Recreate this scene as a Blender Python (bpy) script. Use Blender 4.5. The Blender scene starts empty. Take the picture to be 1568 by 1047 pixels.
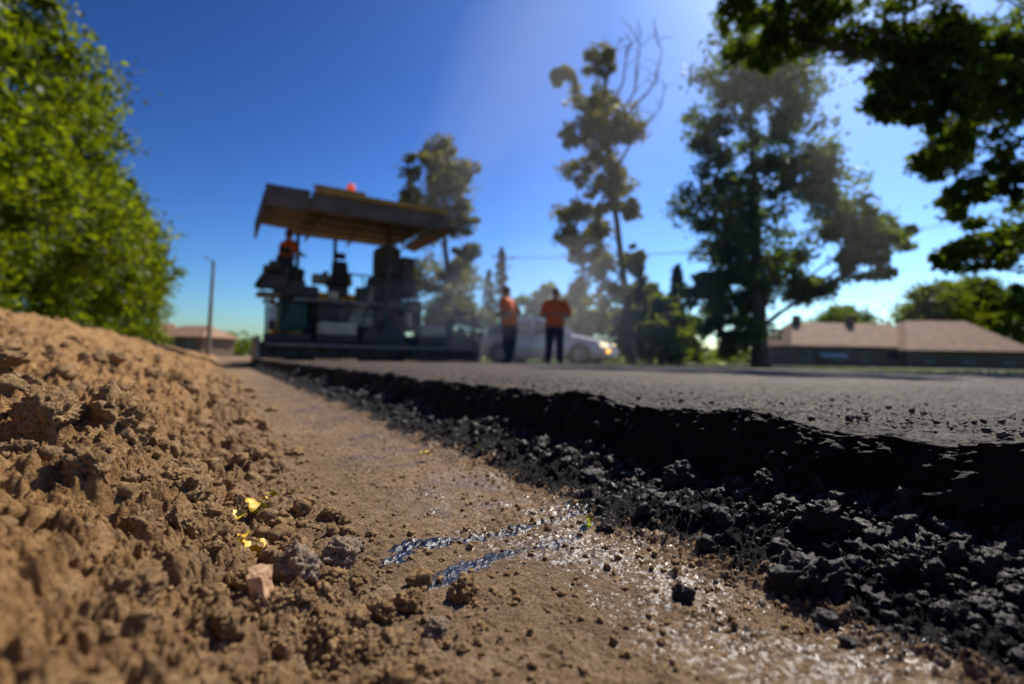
import bpy, bmesh, math, random, time
import numpy as np
from mathutils import Vector, Matrix, noise as mnoise
random.seed(7); rng=np.random.default_rng(7)
sc=bpy.context.scene
COL=sc.collection
H_CAM=0.22
# ------------------------------------------------------------ helpers
def mat(name):
    m=bpy.data.materials.new(name); m.use_nodes=True
    nt=m.node_tree; b=nt.nodes['Principled BSDF']
    return m,nt,b
def L(nt,a,b): nt.links.new(a,b)
def noise_n(nt,scale,detail=4,rough=.6,coord='Object'):
    tc=nt.nodes.get('TC') or nt.nodes.new('ShaderNodeTexCoord'); tc.name='TC'
    n=nt.nodes.new('ShaderNodeTexNoise'); n.inputs['Scale'].default_value=scale
    n.inputs['Detail'].default_value=detail; n.inputs['Roughness'].default_value=rough
    L(nt,tc.outputs[coord],n.inputs['Vector']); return n
def ramp(nt,src,stops):
    r=nt.nodes.new('ShaderNodeValToRGB'); e=r.color_ramp.elements
    while len(e)<len(stops): e.new(.5)
    for i,(p,c) in enumerate(stops):
        e[i].position=p; e[i].color=(c,c,c,1) if not hasattr(c,'__len__') else (*c,1)
    L(nt,src,r.inputs[0]); return r
def mixc(nt,f,a,b):
    m=nt.nodes.new('ShaderNodeMix'); m.data_type='RGBA'
    for v,i in ((f,0),(a,6),(b,7)):
        if hasattr(v,'is_output'): L(nt,v,m.inputs[i])
        elif hasattr(v,'__len__'): m.inputs[i].default_value=(*v,1)
        else: m.inputs[i].default_value=v
    return m.outputs[2]
def mulc(nt,a,b):
    mul=nt.nodes.new('ShaderNodeMix'); mul.data_type='RGBA'; mul.blend_type='MULTIPLY'; mul.inputs[0].default_value=1
    L(nt,a,mul.inputs[6]); L(nt,b,mul.inputs[7]); return mul.outputs[2]
def mth(nt,op,a,b=None,clamp=False):
    m=nt.nodes.new('ShaderNodeMath'); m.operation=op; m.use_clamp=clamp
    for v,i in ((a,0),(b,1)):
        if v is None: continue
        if hasattr(v,'is_output'): L(nt,v,m.inputs[i])
        else: m.inputs[i].default_value=v
    return m.outputs[0]
def bump(nt,b,src,strength,dist,prev=None):
    n=nt.nodes.new('ShaderNodeBump'); n.inputs['Distance'].default_value=dist
    if hasattr(strength,'is_output'): L(nt,strength,n.inputs['Strength'])
    else: n.inputs['Strength'].default_value=strength
    L(nt,src,n.inputs['Height'])
    if prev is not None: L(nt,prev,n.inputs['Normal'])
    L(nt,n.outputs[0],b.inputs['Normal']); return n.outputs[0]
def attr(nt,name):
    a=nt.nodes.new('ShaderNodeAttribute'); a.attribute_name=name; return a.outputs['Fac']
def simple(name,col,rough=.6,metal=0,var=.25,scale=6,emit=0,spec=.5):
    m,nt,b=mat(name)
    n=noise_n(nt,scale,5)
    r=ramp(nt,n.outputs[0],[(.3,tuple(c*(1-var) for c in col)),(.7,tuple(min(1,c*(1+var)) for c in col))])
    L(nt,r.outputs[0],b.inputs['Base Color'])
    b.inputs['Roughness'].default_value=rough; b.inputs['Metallic'].default_value=metal
    b.inputs['Specular IOR Level'].default_value=spec
    if emit:
        b.inputs['Emission Color'].default_value=(*col,1); b.inputs['Emission Strength'].default_value=emit
    return m
def np_mesh(name,V,F,mats,smooth=True,attrs=None,mi=None,parent=None):
    V=np.asarray(V,dtype=np.float32); F=np.asarray(F,dtype=np.int32)
    me=bpy.data.meshes.new(name); k=F.shape[1]
    me.vertices.add(len(V)); me.vertices.foreach_set('co',V.ravel())
    me.loops.add(F.size); me.loops.foreach_set('vertex_index',F.ravel())
    me.polygons.add(len(F)); me.polygons.foreach_set('loop_start',np.arange(0,F.size,k,dtype=np.int32))
    me.polygons.foreach_set('use_smooth',np.full(len(F),smooth,dtype=bool))
    for m in mats: me.materials.append(m)
    if mi is not None: me.polygons.foreach_set('material_index',np.asarray(mi,dtype=np.int32))
    if attrs:
        for a,v in attrs.items():
            at=me.attributes.new(a,'FLOAT','POINT'); at.data.foreach_set('value',np.asarray(v,dtype=np.float32))
    me.update(calc_edges=True)
    ob=bpy.data.objects.new(name,me); COL.objects.link(ob)
    if parent: ob.parent=parent
    return ob
def empty(name,loc=(0,0,0),rotz=0):
    e=bpy.data.objects.new(name,None); e.location=loc; e.rotation_euler=(0,0,rotz); COL.objects.link(e); return e
GA=np.random.default_rng(3).random(65536)*6.2831853
GC,GS=np.cos(GA),np.sin(GA)
def gn(x,y,s=0):
    ix=np.floor(x);iy=np.floor(y);fx=x-ix;fy=y-iy
    ix=ix.astype(np.int64);iy=iy.astype(np.int64)
    u=fx*fx*fx*(fx*(fx*6-15)+10);v=fy*fy*fy*(fy*(fy*6-15)+10)
    def g(a,b):
        k=((ix+a)*7919+(iy+b)*104729+((ix+a)*(iy+b))*31+s*1299721)&0xFFFFFFFF
        k=((k^(k>>13))*1274126177)&0xFFFFFFFF
        k=(k^(k>>16))&0xFFFF
        return GC[k]*(fx-a)+GS[k]*(fy-b)
    n0=g(0,0)*(1-u)+g(1,0)*u; n1=g(0,1)*(1-u)+g(1,1)*u
    return (n0*(1-v)+n1*v)*1.5
def fbm(x,y,o=4,s=0,g=.5):
    t=0;a=1
    for i in range(o):
        t=t+a*gn(x*2**i+13.7*i,y*2**i-7.1*i,s+i); a*=g
    return t
def domes(x,y,cell,s,prob=.6,kh=1,rmin=.25,rmax=.6):
    w=cell*.34
    wn=gn(x/cell*2.3,y/cell*2.3,s+50)
    x=x+w*wn+w*.6*gn(x/cell*6,y/cell*6,s+52); y=y+w*gn(x/cell*2.3+9,y/cell*2.3,s+51)
    gx=x/cell;gy=y/cell;ix=np.floor(gx).astype(np.int64);iy=np.floor(gy).astype(np.int64);out=np.zeros_like(x)
    for a in (-1,0,1):
        for b in (-1,0,1):
            cx=ix+a;cy=iy+b
            h=(cx*374761393+cy*668265263+s*1442695041)&0xFFFFFFFF
            h=((h^(h>>13))*1274126177)&0xFFFFFFFF
            h=((h^(h>>16))*2246822519)&0xFFFFFFFF
            h=h^(h>>15)
            px=cx+(h&255)/255.;py=cy+((h>>8)&255)/255.
            r=rmin+(rmax-rmin)*(((h>>16)&255)/255.)**2
            d2=(gx-px)**2+(gy-py)**2
            out=np.maximum(out,np.sqrt(np.maximum(0,r*r-d2))*(((h>>24)&255)<prob*255))
    return out*cell*kh
def sstep(a,b,x):
    t=np.clip((x-a)/(b-a),0,1); return t*t*(3-2*t)
ROAD_R=9.2; MAT_END=12.2; E=0.70; TH=0.14
PX=[-400,-8,-4,-2.6,-1.7,-1.15,-.8,-.5,-.27,-.13,-.05,.03,.12,.44,.51,.58,.66,.70]
PZ=[.15,.15,.15,.3,.46,.45,.31,.180,.130,.100,.052,.008,0,0,.010,.036,.070,.075]
def Hf(x,y,fine=True):
    x=np.asarray(x,dtype=np.float64);y=np.asarray(y,dtype=np.float64)
    d=np.sqrt(x*x+y*y)
    xw=x+np.where(x<.3,.045*fbm(y*2.2,x*2.2,3,3),.0)
    xw=np.where(x>.35,x+.04*fbm(y*5,x*5,3,8),xw)
    z=np.interp(xw,PX,PZ)
    bermf=1/(1+(np.maximum(y,0)/45)**2)
    z=np.where(x<0,np.where(z>.15,.15+(z-.15)*bermf,z),z)
    heap=(.75+.9*gn(y*2.3,x*0+3,21))
    z=np.where(x>.45,z*np.clip(heap,.35,1.25),z)
    z=np.where(x>.70,np.interp(x,[.70,.8,ROAD_R-.1,ROAD_R+.15,14,600],[.03,-.03,-.03,.125,.10,.1]),z)
    beyond=sstep(MAT_END-.3,MAT_END+1.5,y)*(x>.3)
    z=np.where(x>.3,z*(1-beyond)+beyond*np.interp(x,[.3,8.5,9.5,600],[0,.02,.1,.1]),z)
    berm=sstep(.1,-.1,x)*sstep(-6,-2.5,x)
    side=np.clip(sstep(.17,.0,x)*sstep(-6,-2.5,x),0,1)
    heapm=sstep(.42,.52,x)*(x<.8)
    z=z+berm*(.05*fbm(x*1.7,y*1.7,3,30)*sstep(-.1,-.6,x)+.024*fbm(x*7,y*7,4,31,.6))
    out=((x<-3)|(x>ROAD_R))
    z=z+np.where(out,.03*fbm(x*.3,y*.3,3,33),0)
    z=z+.0035*fbm(x*9,y*9,3,40)*(x<.8)
    if fine:
        m=(d<22)&(x<.95)&(x>-5)
        if m.any():
            X=x[m];Y=y[m];s=side[m];hp=heapm[m];far=sstep(.5,1.3,d[m])
            c=domes(X,Y,.10,100,.5,.60)*s*(.30+.70*far)+domes(X,Y,.045,110,.6,.75)*s*(.75+.25*far)
            c=c+domes(X,Y,.035,115,.6,.5)*hp+.012*fbm(X*22,Y*22,4,117,.62)*s
            z[m]+=c
        m=(d<4)&(x<.95)&(x>-3)
        if m.any():
            X=x[m];Y=y[m];s=side[m];hp=heapm[m];fade=sstep(4,2.5,d[m])
            rough=np.clip(.35+.65*s+hp,0,1)
            patch=sstep(-.3,.5,fbm(X*6,Y*6,3,60)); pt2=sstep(-.2,.5,fbm(X*2.7+4,Y*2.7,3,61))
            c=domes(X,Y,.021,120,.6,.95)*np.clip(s*(.6+.4*pt2)+hp*.9+.18*patch,0,1)
            c=c+domes(X,Y,.0095,130,.7,.95)*np.clip(s+hp+.6*patch+.15,0,1)
            c=c+domes(X,Y,.0052,135,.6,.8)*np.clip(s*.8+hp+.55,0,1)
            c=c+(.0020*fbm(X*110,Y*110,2,140,.7))*rough
            z[m]+=c*fade
    return z
def Hp(x,y): return float(Hf(np.array([x]),np.array([y]))[0])
# ------------------------------------------------------------ materials
def soil_mat():
    m,nt,b=mat('soil')
    big=noise_n(nt,3.5,6); mid=noise_n(nt,38,6,.65); fin=noise_n(nt,420,5,.7)
    c1=ramp(nt,mid.outputs[0],[(.25,(.19,.115,.060)),(.5,(.33,.21,.115)),(.8,(.50,.36,.215))])
    c2=ramp(nt,mid.outputs[0],[(.25,(.22,.115,.042)),(.5,(.44,.245,.095)),(.8,(.62,.40,.18))])
    base=mixc(nt,attr(nt,'berm'),c1.outputs[0],c2.outputs[0])
    fr=ramp(nt,fin.outputs[0],[(.33,.45),(.6,1.22)])
    base=mulc(nt,base,fr.outputs[0])
    br=ramp(nt,big.outputs[0],[(.3,.7),(.7,1.18)])
    base=mulc(nt,base,br.outputs[0])
    gr=noise_n(nt,1.3,6); gc=ramp(nt,gr.outputs[0],[(.35,(.04,.05,.018)),(.6,(.08,.085,.03)),(.8,(.2,.16,.09))])
    base=mixc(nt,attr(nt,'grassy'),base,gc.outputs[0])
    sp=noise_n(nt,130,4,.6)
    bl=mth(nt,'ADD',attr(nt,'black'),mth(nt,'MULTIPLY',mth(nt,'SUBTRACT',sp.outputs[0],.5),1.6))
    blm=ramp(nt,bl,[(.42,0),(.55,1)])
    base=mixc(nt,blm.outputs[0],base,(.016,.015,.016))
    tn=noise_n(nt,170,4,.65)
    td=mth(nt,'ADD',attr(nt,'tar'),mth(nt,'MULTIPLY',mth(nt,'SUBTRACT',tn.outputs[0],.5),2.2))
    tm=ramp(nt,td,[(.50,0),(.56,1)])
    base=mixc(nt,tm.outputs[0],base,(.008,.012,.022))
    wn=noise_n(nt,170,3,.6); wb=noise_n(nt,9,4)
    wv=mth(nt,'ADD',mth(nt,'ADD',wn.outputs[0],mth(nt,'MULTIPLY',mth(nt,'SUBTRACT',wb.outputs[0],.5),.75)),mth(nt,'MULTIPLY',mth(nt,'SUBTRACT',attr(nt,'wet'),1),.35))
    wm=ramp(nt,wv,[(.505,0),(.565,1)])
    base=mixc(nt,mth(nt,'MULTIPLY',wm.outputs[0],.55),base,(.06,.042,.032))
    L(nt,base,b.inputs['Base Color'])
    gl=mth(nt,'MAXIMUM',tm.outputs[0],wm.outputs[0])
    rr=mth(nt,'SUBTRACT',.85,mth(nt,'MULTIPLY',gl,.61)); L(nt,rr,b.inputs['Roughness'])
    sp2=mth(nt,'ADD',.2,mth(nt,'MULTIPLY',gl,.65)); L(nt,sp2,b.inputs['Specular IOR Level'])
    st=mth(nt,'SUBTRACT',1,mth(nt,'MULTIPLY',gl,.65))
    p=bump(nt,b,fin.outputs[0],st,.0035)
    bump(nt,b,sp.outputs[0],mth(nt,'MULTIPLY',st,.8),.007,p)
    return m
SOIL=soil_mat()
def clod_mat(name,lo,hi,rough,spec,sc_=60):
    m,nt,b=mat(name)
    a=noise_n(nt,sc_,6,.65); f=noise_n(nt,450,4,.7)
    c=ramp(nt,a.outputs[0],[(.3,lo),(.72,hi)])
    fr=ramp(nt,f.outputs[0],[(.33,.5),(.62,1.25)])
    L(nt,mulc(nt,c.outputs[0],fr.outputs[0]),b.inputs['Base Color'])
    b.inputs['Roughness'].default_value=rough; b.inputs['Specular IOR Level'].default_value=spec
    p=bump(nt,b,f.outputs[0],.9,.0035); bump(nt,b,a.outputs[0],.7,.007,p)
    return m
CLOD=clod_mat('dry_soil',(.24,.135,.058),(.54,.35,.175),.9,.2)
ASPC=clod_mat('loose_asphalt',(.010,.009,.011),(.040,.035,.037),.44,.45,110)
STONE=clod_mat('grey_stone',(.28,.19,.12),(.52,.39,.28),.8,.3)
def asphalt_mat():
    m,nt,b=mat('asphalt')
    v=noise_n(nt,230,5,.75); w=noise_n(nt,2.2,5); v3=noise_n(nt,40,5,.7)
    c=ramp(nt,v.outputs[0],[(.35,(.020,.015,.012)),(.52,(.110,.084,.060)),(.70,(.36,.275,.195))])
    c3=ramp(nt,v3.outputs[0],[(.38,.5),(.62,1.3)])
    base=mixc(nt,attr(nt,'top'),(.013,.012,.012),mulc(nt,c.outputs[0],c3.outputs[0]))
    br=ramp(nt,w.outputs[0],[(.3,.65),(.7,1.2)])
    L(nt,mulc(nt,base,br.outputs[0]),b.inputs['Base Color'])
    b.inputs['Roughness'].default_value=.62; b.inputs['Specular IOR Level'].default_value=.22
    v2=noise_n(nt,90,5,.7)
    p=bump(nt,b,v.outputs[0],.9,.005); bump(nt,b,v2.outputs[0],.9,.011,p)
    return m
ASPH=asphalt_mat()
# ------------------------------------------------------------ ground sheet
rs=[0.02]
while rs[-1]<900:
    r=rs[-1]; k=.012 if r<.12 else (.0033 if r<1.6 else (.0065 if r<14 else .05))
    rs.append(r*(1+k))
rs=np.array(rs)
az_f=np.linspace(math.radians(-22),math.radians(84),760)
az_b=np.linspace(math.radians(84),math.radians(338),130)[1:-1]
az=np.concatenate([az_f,az_b]); na=len(az); nr=len(rs)
Rg,Ag=np.meshgrid(rs,az,indexing='ij')
X=(Rg*np.sin(Ag)).ravel(); Y=(Rg*np.cos(Ag)).ravel()
Z=Hf(X,Y)
idx=np.arange(nr*na).reshape(nr,na)
a=idx[:-1,:];b_=np.roll(idx,-1,axis=1)[:-1,:];c=np.roll(idx,-1,axis=1)[1:,:];d_=idx[1:,:]
F=np.stack([a,d_,c,b_],-1).reshape(-1,4)
V=np.stack([X,Y,Z],1)
def seg(px,py,pts):
    dm=np.full(px.shape,9.)
    for (x0,y0,w0),(x1,y1,w1) in zip(pts[:-1],pts[1:]):
        vx,vy=x1-x0,y1-y0; t=np.clip(((px-x0)*vx+(py-y0)*vy)/(vx*vx+vy*vy),0,1)
        w=w0+(w1-w0)*t
        dm=np.minimum(dm,np.hypot(px-x0-t*vx,py-y0-t*vy)/w)
    return dm
xx=V[:,0];yy=V[:,1]
wx=xx+.009*fbm(xx*45,yy*45,3,70);wy=yy+.009*fbm(xx*45+5,yy*45,3,71)
t1=seg(wx,wy,[(.173,.549,.011),(.205,.588,.012),(.283,.563,.008),(.383,.583,.008),(.468,.590,.006)])
t2=seg(wx,wy,[(.180,.470,.008),(.200,.480,.016),(.273,.508,.010),(.349,.503,.009),(.40,.52,.006),(.44,.555,.007)])
tmn=np.minimum(t1,t2)
tar=np.clip(1.30-.75*tmn,0,1)*(1+.5*gn(xx*60,yy*60,5))*(tmn<2.2)
black=sstep(.42,.54,xx+.04*fbm(xx*8,yy*8,3,75))*(xx<.9)*(yy<MAT_END+.5)*.95
wet=sstep(.06,.34,xx+.06*fbm(xx*3,yy*3,2,77))*(xx<.9)*sstep(14,3,yy)*(1-.5*black)
berm=sstep(.15,-.15,xx)
grassy=np.clip(sstep(-3.2,-5,xx)+sstep(ROAD_R+.1,ROAD_R+1.2,xx)*(1-.5*sstep(12,30,yy)*(xx<14)),0,1)
ground=np_mesh('ground',V,F,[SOIL],True,dict(tar=tar,black=black,wet=wet,berm=berm,grassy=grassy))
# ------------------------------------------------------------ fresh asphalt mat
ys=[0.]
while ys[-1]<MAT_END: ys.append(ys[-1]+.0036*max(.75,ys[-1]))
ys[-1]=MAT_END
yb=[0.]
while yb[-1]>-25: yb.append(yb[-1]-(.006 if yb[-1]>-.5 else .03*max(1,-yb[-1])))
ys=np.array(yb[::-1][:-1]+ys)
nf=60
sf=np.linspace(0,1,nf)
xs=[0.004]
while xs[-1]<ROAD_R-E: xs.append(xs[-1]+.005*max(.45,xs[-1]+.3))
xs=np.array(xs)
ox=np.concatenate([-.07*(1-sf)**1.3,xs]); oz=np.concatenate([-.02+(TH+.02)*np.sin(sf*math.pi/2)**.75,np.full(len(xs),TH)])
isf=np.concatenate([np.ones(nf),1-sstep(0,.02,xs)])
s_arc=np.concatenate([(sf-1)*.16,xs])
YY,SS=np.meshgrid(ys,s_arc,indexing='ij')
OX=np.broadcast_to(ox,YY.shape);OZ=np.broadcast_to(oz,YY.shape);FI=np.broadcast_to(isf,YY.shape)
dd=np.sqrt(YY**2+(E+OX)**2)
near=sstep(9,5,dd)
wob=.022*fbm(YY*2.1,YY*0+1,3,200)+.012*fbm(YY*14,YY*0+4,3,201)
blend=1-sstep(0,.25,np.maximum(OX,0))
Xa=E+OX+wob*blend
crumb=domes(YY,SS,.05,210,.6,.55)+domes(YY,SS,.022,220,.6,.65)+domes(YY,SS,.010,230,.7,.7)+.004*fbm(YY*60,SS*60,2,235)
topc=(domes(YY,SS,.020,240,.5,.30)+domes(YY,SS,.009,250,.6,.45))*near+.0022*fbm(YY*8,SS*8,3,260)+.004*fbm(YY*1.3,SS*1.3,2,261)*sstep(.05,.6,np.maximum(OX,0))
lipc=crumb*.45*sstep(.18,0,np.maximum(OX,0))
Xa=Xa-FI*crumb*1.0*near*sstep(-.01,.05,OZ)
Za=OZ+np.where(OX>=0,topc+lipc*.6,FI*0.25*crumb)+.014*fbm(YY*5,YY*0,3,202)*blend*(OZ/TH)
Va=np.stack([Xa.ravel(),YY.ravel(),Za.ravel()],1)
n0,n1=YY.shape; idx=np.arange(n0*n1).reshape(n0,n1)
Fa=np.stack([idx[:-1,:-1],idx[:-1,1:],idx[1:,1:],idx[1:,:-1]],-1).reshape(-1,4)[:, ::-1]
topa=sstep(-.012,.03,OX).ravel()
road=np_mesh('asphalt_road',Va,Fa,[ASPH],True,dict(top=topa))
# ------------------------------------------------------------ clods
def rockvars(n,sub,seed,rough=.35,hf=1.):
    out=[]
    for i in range(n):
        bm=bmesh.new(); bmesh.ops.create_icosphere(bm,subdivisions=sub,radius=1)
        o=Vector((seed+i*7.3,i*3.1,-i*5.7)); sx=Vector((1,random.uniform(.6,1),random.uniform(.55,.85)))
        for v in bm.verts:
            p=v.co.copy()
            q=p*1.1+o
            r=1+rough*(mnoise.noise(q)*1.0+.7*mnoise.noise(q*2.3)+.5*mnoise.noise(q*5)+.36*hf*mnoise.noise(q*11)+.22*hf*mnoise.noise(q*23))
            cell=mnoise.voronoi(q*1.6)[0][0]
            r-=.22*max(0,.5-cell)
            v.co=Vector((p.x*sx.x,p.y*sx.y,p.z*sx.z))*r
        vv=np.array([v.co[:] for v in bm.verts]); ff=np.array([[v.index for v in f.verts] for f in bm.faces]); bm.free()
        out.append((vv,ff))
    return out
RV={1:rockvars(8,1,1.,.5),2:rockvars(12,2,20.,.55),3:rockvars(10,3,60.,.52),4:rockvars(7,5,40.,.46,1.0)}
def randrot():
    q=rng.normal(size=4); q/=np.linalg.norm(q); w,x,y,z=q
    return np.array([[1-2*(y*y+z*z),2*(x*y-z*w),2*(x*z+y*w)],[2*(x*y+z*w),1-2*(x*x+z*z),2*(y*z-x*w)],[2*(x*z-y*w),2*(y*z+x*w),1-2*(x*x+y*y)]])
def scatter(name,P,S,material,embed=.25):
    VV=[];FF=[];o=0
    for p,s in zip(P,S):
        dist=max(.2,math.hypot(p[0],p[1])); px=2*s*512/dist
        k=1 if px<4 else (2 if px<10 else (3 if px<26 else 4))
        v,f=RV[k][rng.integers(len(RV[k]))]
        if rng.random()<.5: A=randrot()
        else:
            t=rng.random()*6.28; A=np.array([[math.cos(t),-math.sin(t),0],[math.sin(t),math.cos(t),0],[0,0,1]])
        VV.append((v*s)@A.T+np.array([p[0],p[1],p[2]+s*embed]));FF.append(f+o);o+=len(v)
    return np_mesh(name,np.vstack(VV),np.vstack(FF),[material],True)
def sample(n,xfun,ymin,ymax):
    y=np.exp(rng.uniform(math.log(ymin),math.log(ymax),n)); return xfun(n,y),y
x1,y1=sample(4600,lambda n,y:.09-np.abs(rng.normal(0,1,n))*(.05+.13*np.minimum(y,3)),.22,14)
x2,y2=sample(2600,lambda n,y:.09+rng.normal(0,.045,n),.25,6)
x3,y3=sample(3200,lambda n,y:rng.uniform(.1,.5,n),.25,5)
x4,y4=sample(130,lambda n,y:-rng.uniform(.0,.42,n)*np.minimum(y,2.6),.6,9)
xs_=np.concatenate([x1,x2,x3,x4]);ys_=np.concatenate([y1,y2,y3,y4])
sz=.0017*(rng.random(len(xs_))**(-.60)); sz=np.minimum(sz,.020)*np.clip(.6+.3*ys_,.6,2.0)
nn=len(x1)+len(x2); n3=nn+len(x3); sz[nn:n3]=np.minimum(sz[nn:n3]*.8,.0042)
sz[n3:]=rng.uniform(.014,.034,len(x4))*np.clip(.6+.3*y4,.6,1.6)
keep=np.hypot(xs_,ys_)>.24; xs_,ys_,sz=xs_[keep],ys_[keep],sz[keep]
scatter('soil_clods',np.stack([xs_,ys_,Hf(xs_,ys_)],1),sz,CLOD,.10)
x1,y1=sample(15000,lambda n,y:.68-np.abs(rng.normal(0,.070,n)),.12,12)
x2,y2=sample(500,lambda n,y:.50-np.abs(rng.normal(0,.08,n)),.15,5)
xs_=np.concatenate([x1,x2]);ys_=np.concatenate([y1,y2])
sz=.0015*(rng.random(len(xs_))**(-.56)); sz=np.minimum(sz,.013)*np.clip(.75+.25*ys_,.7,1.8)
sz[len(x1):]=np.minimum(sz[len(x1):],.005)
sz=np.where(xs_<.47,sz*.7,sz)
keep=(xs_>.12)&(np.hypot(xs_,ys_)>.24)&(rng.random(len(xs_))<np.where(xs_<.45,.5,1)); xs_,ys_,sz=xs_[keep],ys_[keep],sz[keep]
P=np.stack([xs_,ys_,Hf(xs_,ys_)],1)
hero=[(.50,.29,.034),(.384,.337,.011),(.445,.52,.013),(.60,.33,.026),(.55,.42,.014),(.49,.40,.010),(.62,.55,.025),(.57,.70,.018),(.60,.9,.024),(.53,.60,.011),(.46,.25,.010),(.44,.22,.008),(.58,.24,.022),(.64,.42,.028),(.54,.34,.015)]
P=np.vstack([P]+[[[hx,hy,Hp(hx,hy)]] for hx,hy,_ in hero]); sz=np.concatenate([sz,[h[2] for h in hero]])
scatter('asphalt_rubble',P,sz,ASPC,.05)
n=1400; y1=np.exp(rng.uniform(math.log(.15),math.log(9),n)); x1=E+.03+np.abs(rng.normal(0,.30,n))
scatter('asphalt_crumbs',np.stack([x1,y1,np.full(n,TH+.003)],1),np.minimum(.0012*(rng.random(n)**(-.5)),.0055),clod_mat('mat_crumb',(.05,.04,.032),(.17,.135,.105),.6,.3,90),.2)
def rock(name,x,y,s,material,embed=.35,seed=0,sc3=(1,1,1),lift=0):
    v,f=RV[4][seed%len(RV[4])]
    ob=np_mesh(name,v*s*np.array(sc3),f,[material],True); ob.location=(x,y,Hp(x,y)+s*embed+lift); ob.rotation_euler=(0,0,seed*1.3)
    return ob
rock('soil_clod',-.115,.84,.048,CLOD,.45,4,(1.1,.95,1.15),.008)
rock('soil_clod',-.42,1.5,.055,CLOD,.25,2)
rock('soil_clod',-.30,1.25,.035,CLOD,.3,5)
rock('stone',.119,.555,.019,STONE,.4,3)
rock('stone',.070,.505,.021,STONE,.5,4)
rock('stone',.145,.60,.012,STONE,.3,6)
rock('stone',.16,.39,.010,STONE,.3,3)
rock('stone',.14,.72,.015,CLOD,.3,0)
BR=simple('brick_clay',(.60,.36,.20),.9,0,.35,120)
def bm_obj(name,bm,mats,parent=None,smooth=False):
    me=bpy.data.meshes.new(name); bm.to_mesh(me); bm.free()
    for m in mats: me.materials.append(m)
    if smooth:
        for p in me.polygons: p.use_smooth=True
    ob=bpy.data.objects.new(name,me); COL.objects.link(ob)
    if parent: ob.parent=parent
    return ob
bm=bmesh.new(); bmesh.ops.create_cube(bm,size=1); bmesh.ops.subdivide_edges(bm,edges=bm.edges,cuts=16,use_grid_fill=True)
for v in bm.verts:
    v.co=Vector((v.co.x*.011,v.co.y*.016*(1+.3*v.co.z),v.co.z*.042)); n=mnoise.noise_vector(v.co*70); v.co+=n*.0030+mnoise.noise_vector(v.co*260)*.0010; v.co.z+=.010*mnoise.noise(v.co*45)
ob=bm_obj('brick_fragment',bm,[BR],None,False); ob.location=(.040,.465,Hp(.040,.465)+.008); ob.rotation_euler=(.1,-.25,-.45)
LEAFY=simple('yellow_leaf',(.75,.50,.03),.5,0,.3,150)
LEAFG=simple('green_leaf',(.45,.5,.03),.5,0,.3,150)
def leaf(x,y,s,rot,m,tilt=.3,lift=.007):
    n=9; V=[];F=[]
    for i in range(n):
        t=i/(n-1); w=.36*math.sin(math.pi*min(1,t**.8))+.01; zc=.18*math.sin(t*3.1)+.05*math.sin(t*9)
        for k in (-1,0,1): V.append((k*w*s*(1+.15*math.sin(i*2.7+k)),(t-.5)*s,(zc+abs(k)*.22*w*2+.05*math.sin(i*1.9+k*2))*s))
    for i in range(n-1):
        for j in range(2): q=i*3+j; F.append((q,q+1,q+4,q+3))
    ob=np_mesh('fallen_leaf',V,F,[m],True); ob.location=(x,y,Hp(x,y)+lift); ob.rotation_euler=(tilt,tilt*.7,rot)
for a_ in [(.043,.742,.026,.4,LEAFY,.5),(.055,.76,.022,1.9,LEAFG,.7),(.030,.73,.020,2.9,LEAFY,-.4),(.050,.735,.018,5.0,LEAFG,-.7,.012),(.028,.612,.022,.9,LEAFY,.5,.010),(.040,.605,.022,2.2,LEAFY,.9,.010),(.048,.62,.014,4,LEAFY,-.6,.010),(.033,.622,.018,3.2,LEAFY,.2,.014),
    (.395,1.05,.030,1.2,LEAFY,.1,.012),(.432,.545,.018,.3,LEAFG,1.1),(.440,.550,.014,1.9,LEAFG,.6),(.07,.82,.03,1.1,LEAFY,.4),(.035,1.62,.03,.2,LEAFY,.3),(.08,.86,.02,2.5,LEAFG,.4),(.50,1.0,.018,1.,LEAFG,.3)]:
    leaf(*a_)
# ------------------------------------------------------------ vegetation
def foliage_mat(name,c,t,c2):
    m,nt,b=mat(name); out=nt.nodes['Material Output']
    geo=nt.nodes.new('ShaderNodeNewGeometry'); n=noise_n(nt,.7,3)
    v=mth(nt,'ADD',mth(nt,'MULTIPLY',geo.outputs['Random Per Island'],.3),mth(nt,'MULTIPLY',n.outputs[0],.8))
    r=ramp(nt,v,[(.38,tuple(k*.4 for k in c)),(.55,c),(.75,c2)])
    L(nt,r.outputs[0],b.inputs['Base Color']); b.inputs['Roughness'].default_value=.5; b.inputs['Specular IOR Level'].default_value=.25
    tr=nt.nodes.new('ShaderNodeBsdfTranslucent')
    r2=ramp(nt,v,[(.38,tuple(k*.28 for k in t)),(.72,t)]); L(nt,r2.outputs[0],tr.inputs[0])
    ms=nt.nodes.new('ShaderNodeMixShader'); ms.inputs[0].default_value=.45
    L(nt,b.outputs[0],ms.inputs[1]);L(nt,tr.outputs[0],ms.inputs[2]);L(nt,ms.outputs[0],out.inputs[0])
    return m
FOL=foliage_mat('foliage_green',(.05,.09,.010),(.32,.46,.02),(.10,.13,.015))
FOLB=foliage_mat('foliage_bright',(.055,.10,.005),(.44,.54,.008),(.13,.16,.006))
FOLY=foliage_mat('foliage_olive',(.085,.095,.015),(.44,.40,.03),(.16,.14,.02))
FOLD=foliage_mat('foliage_dark',(.03,.055,.018),(.06,.11,.02),(.05,.07,.02))
BARK=simple('bark',(.08,.062,.045),.9,0,.35,9)
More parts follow.
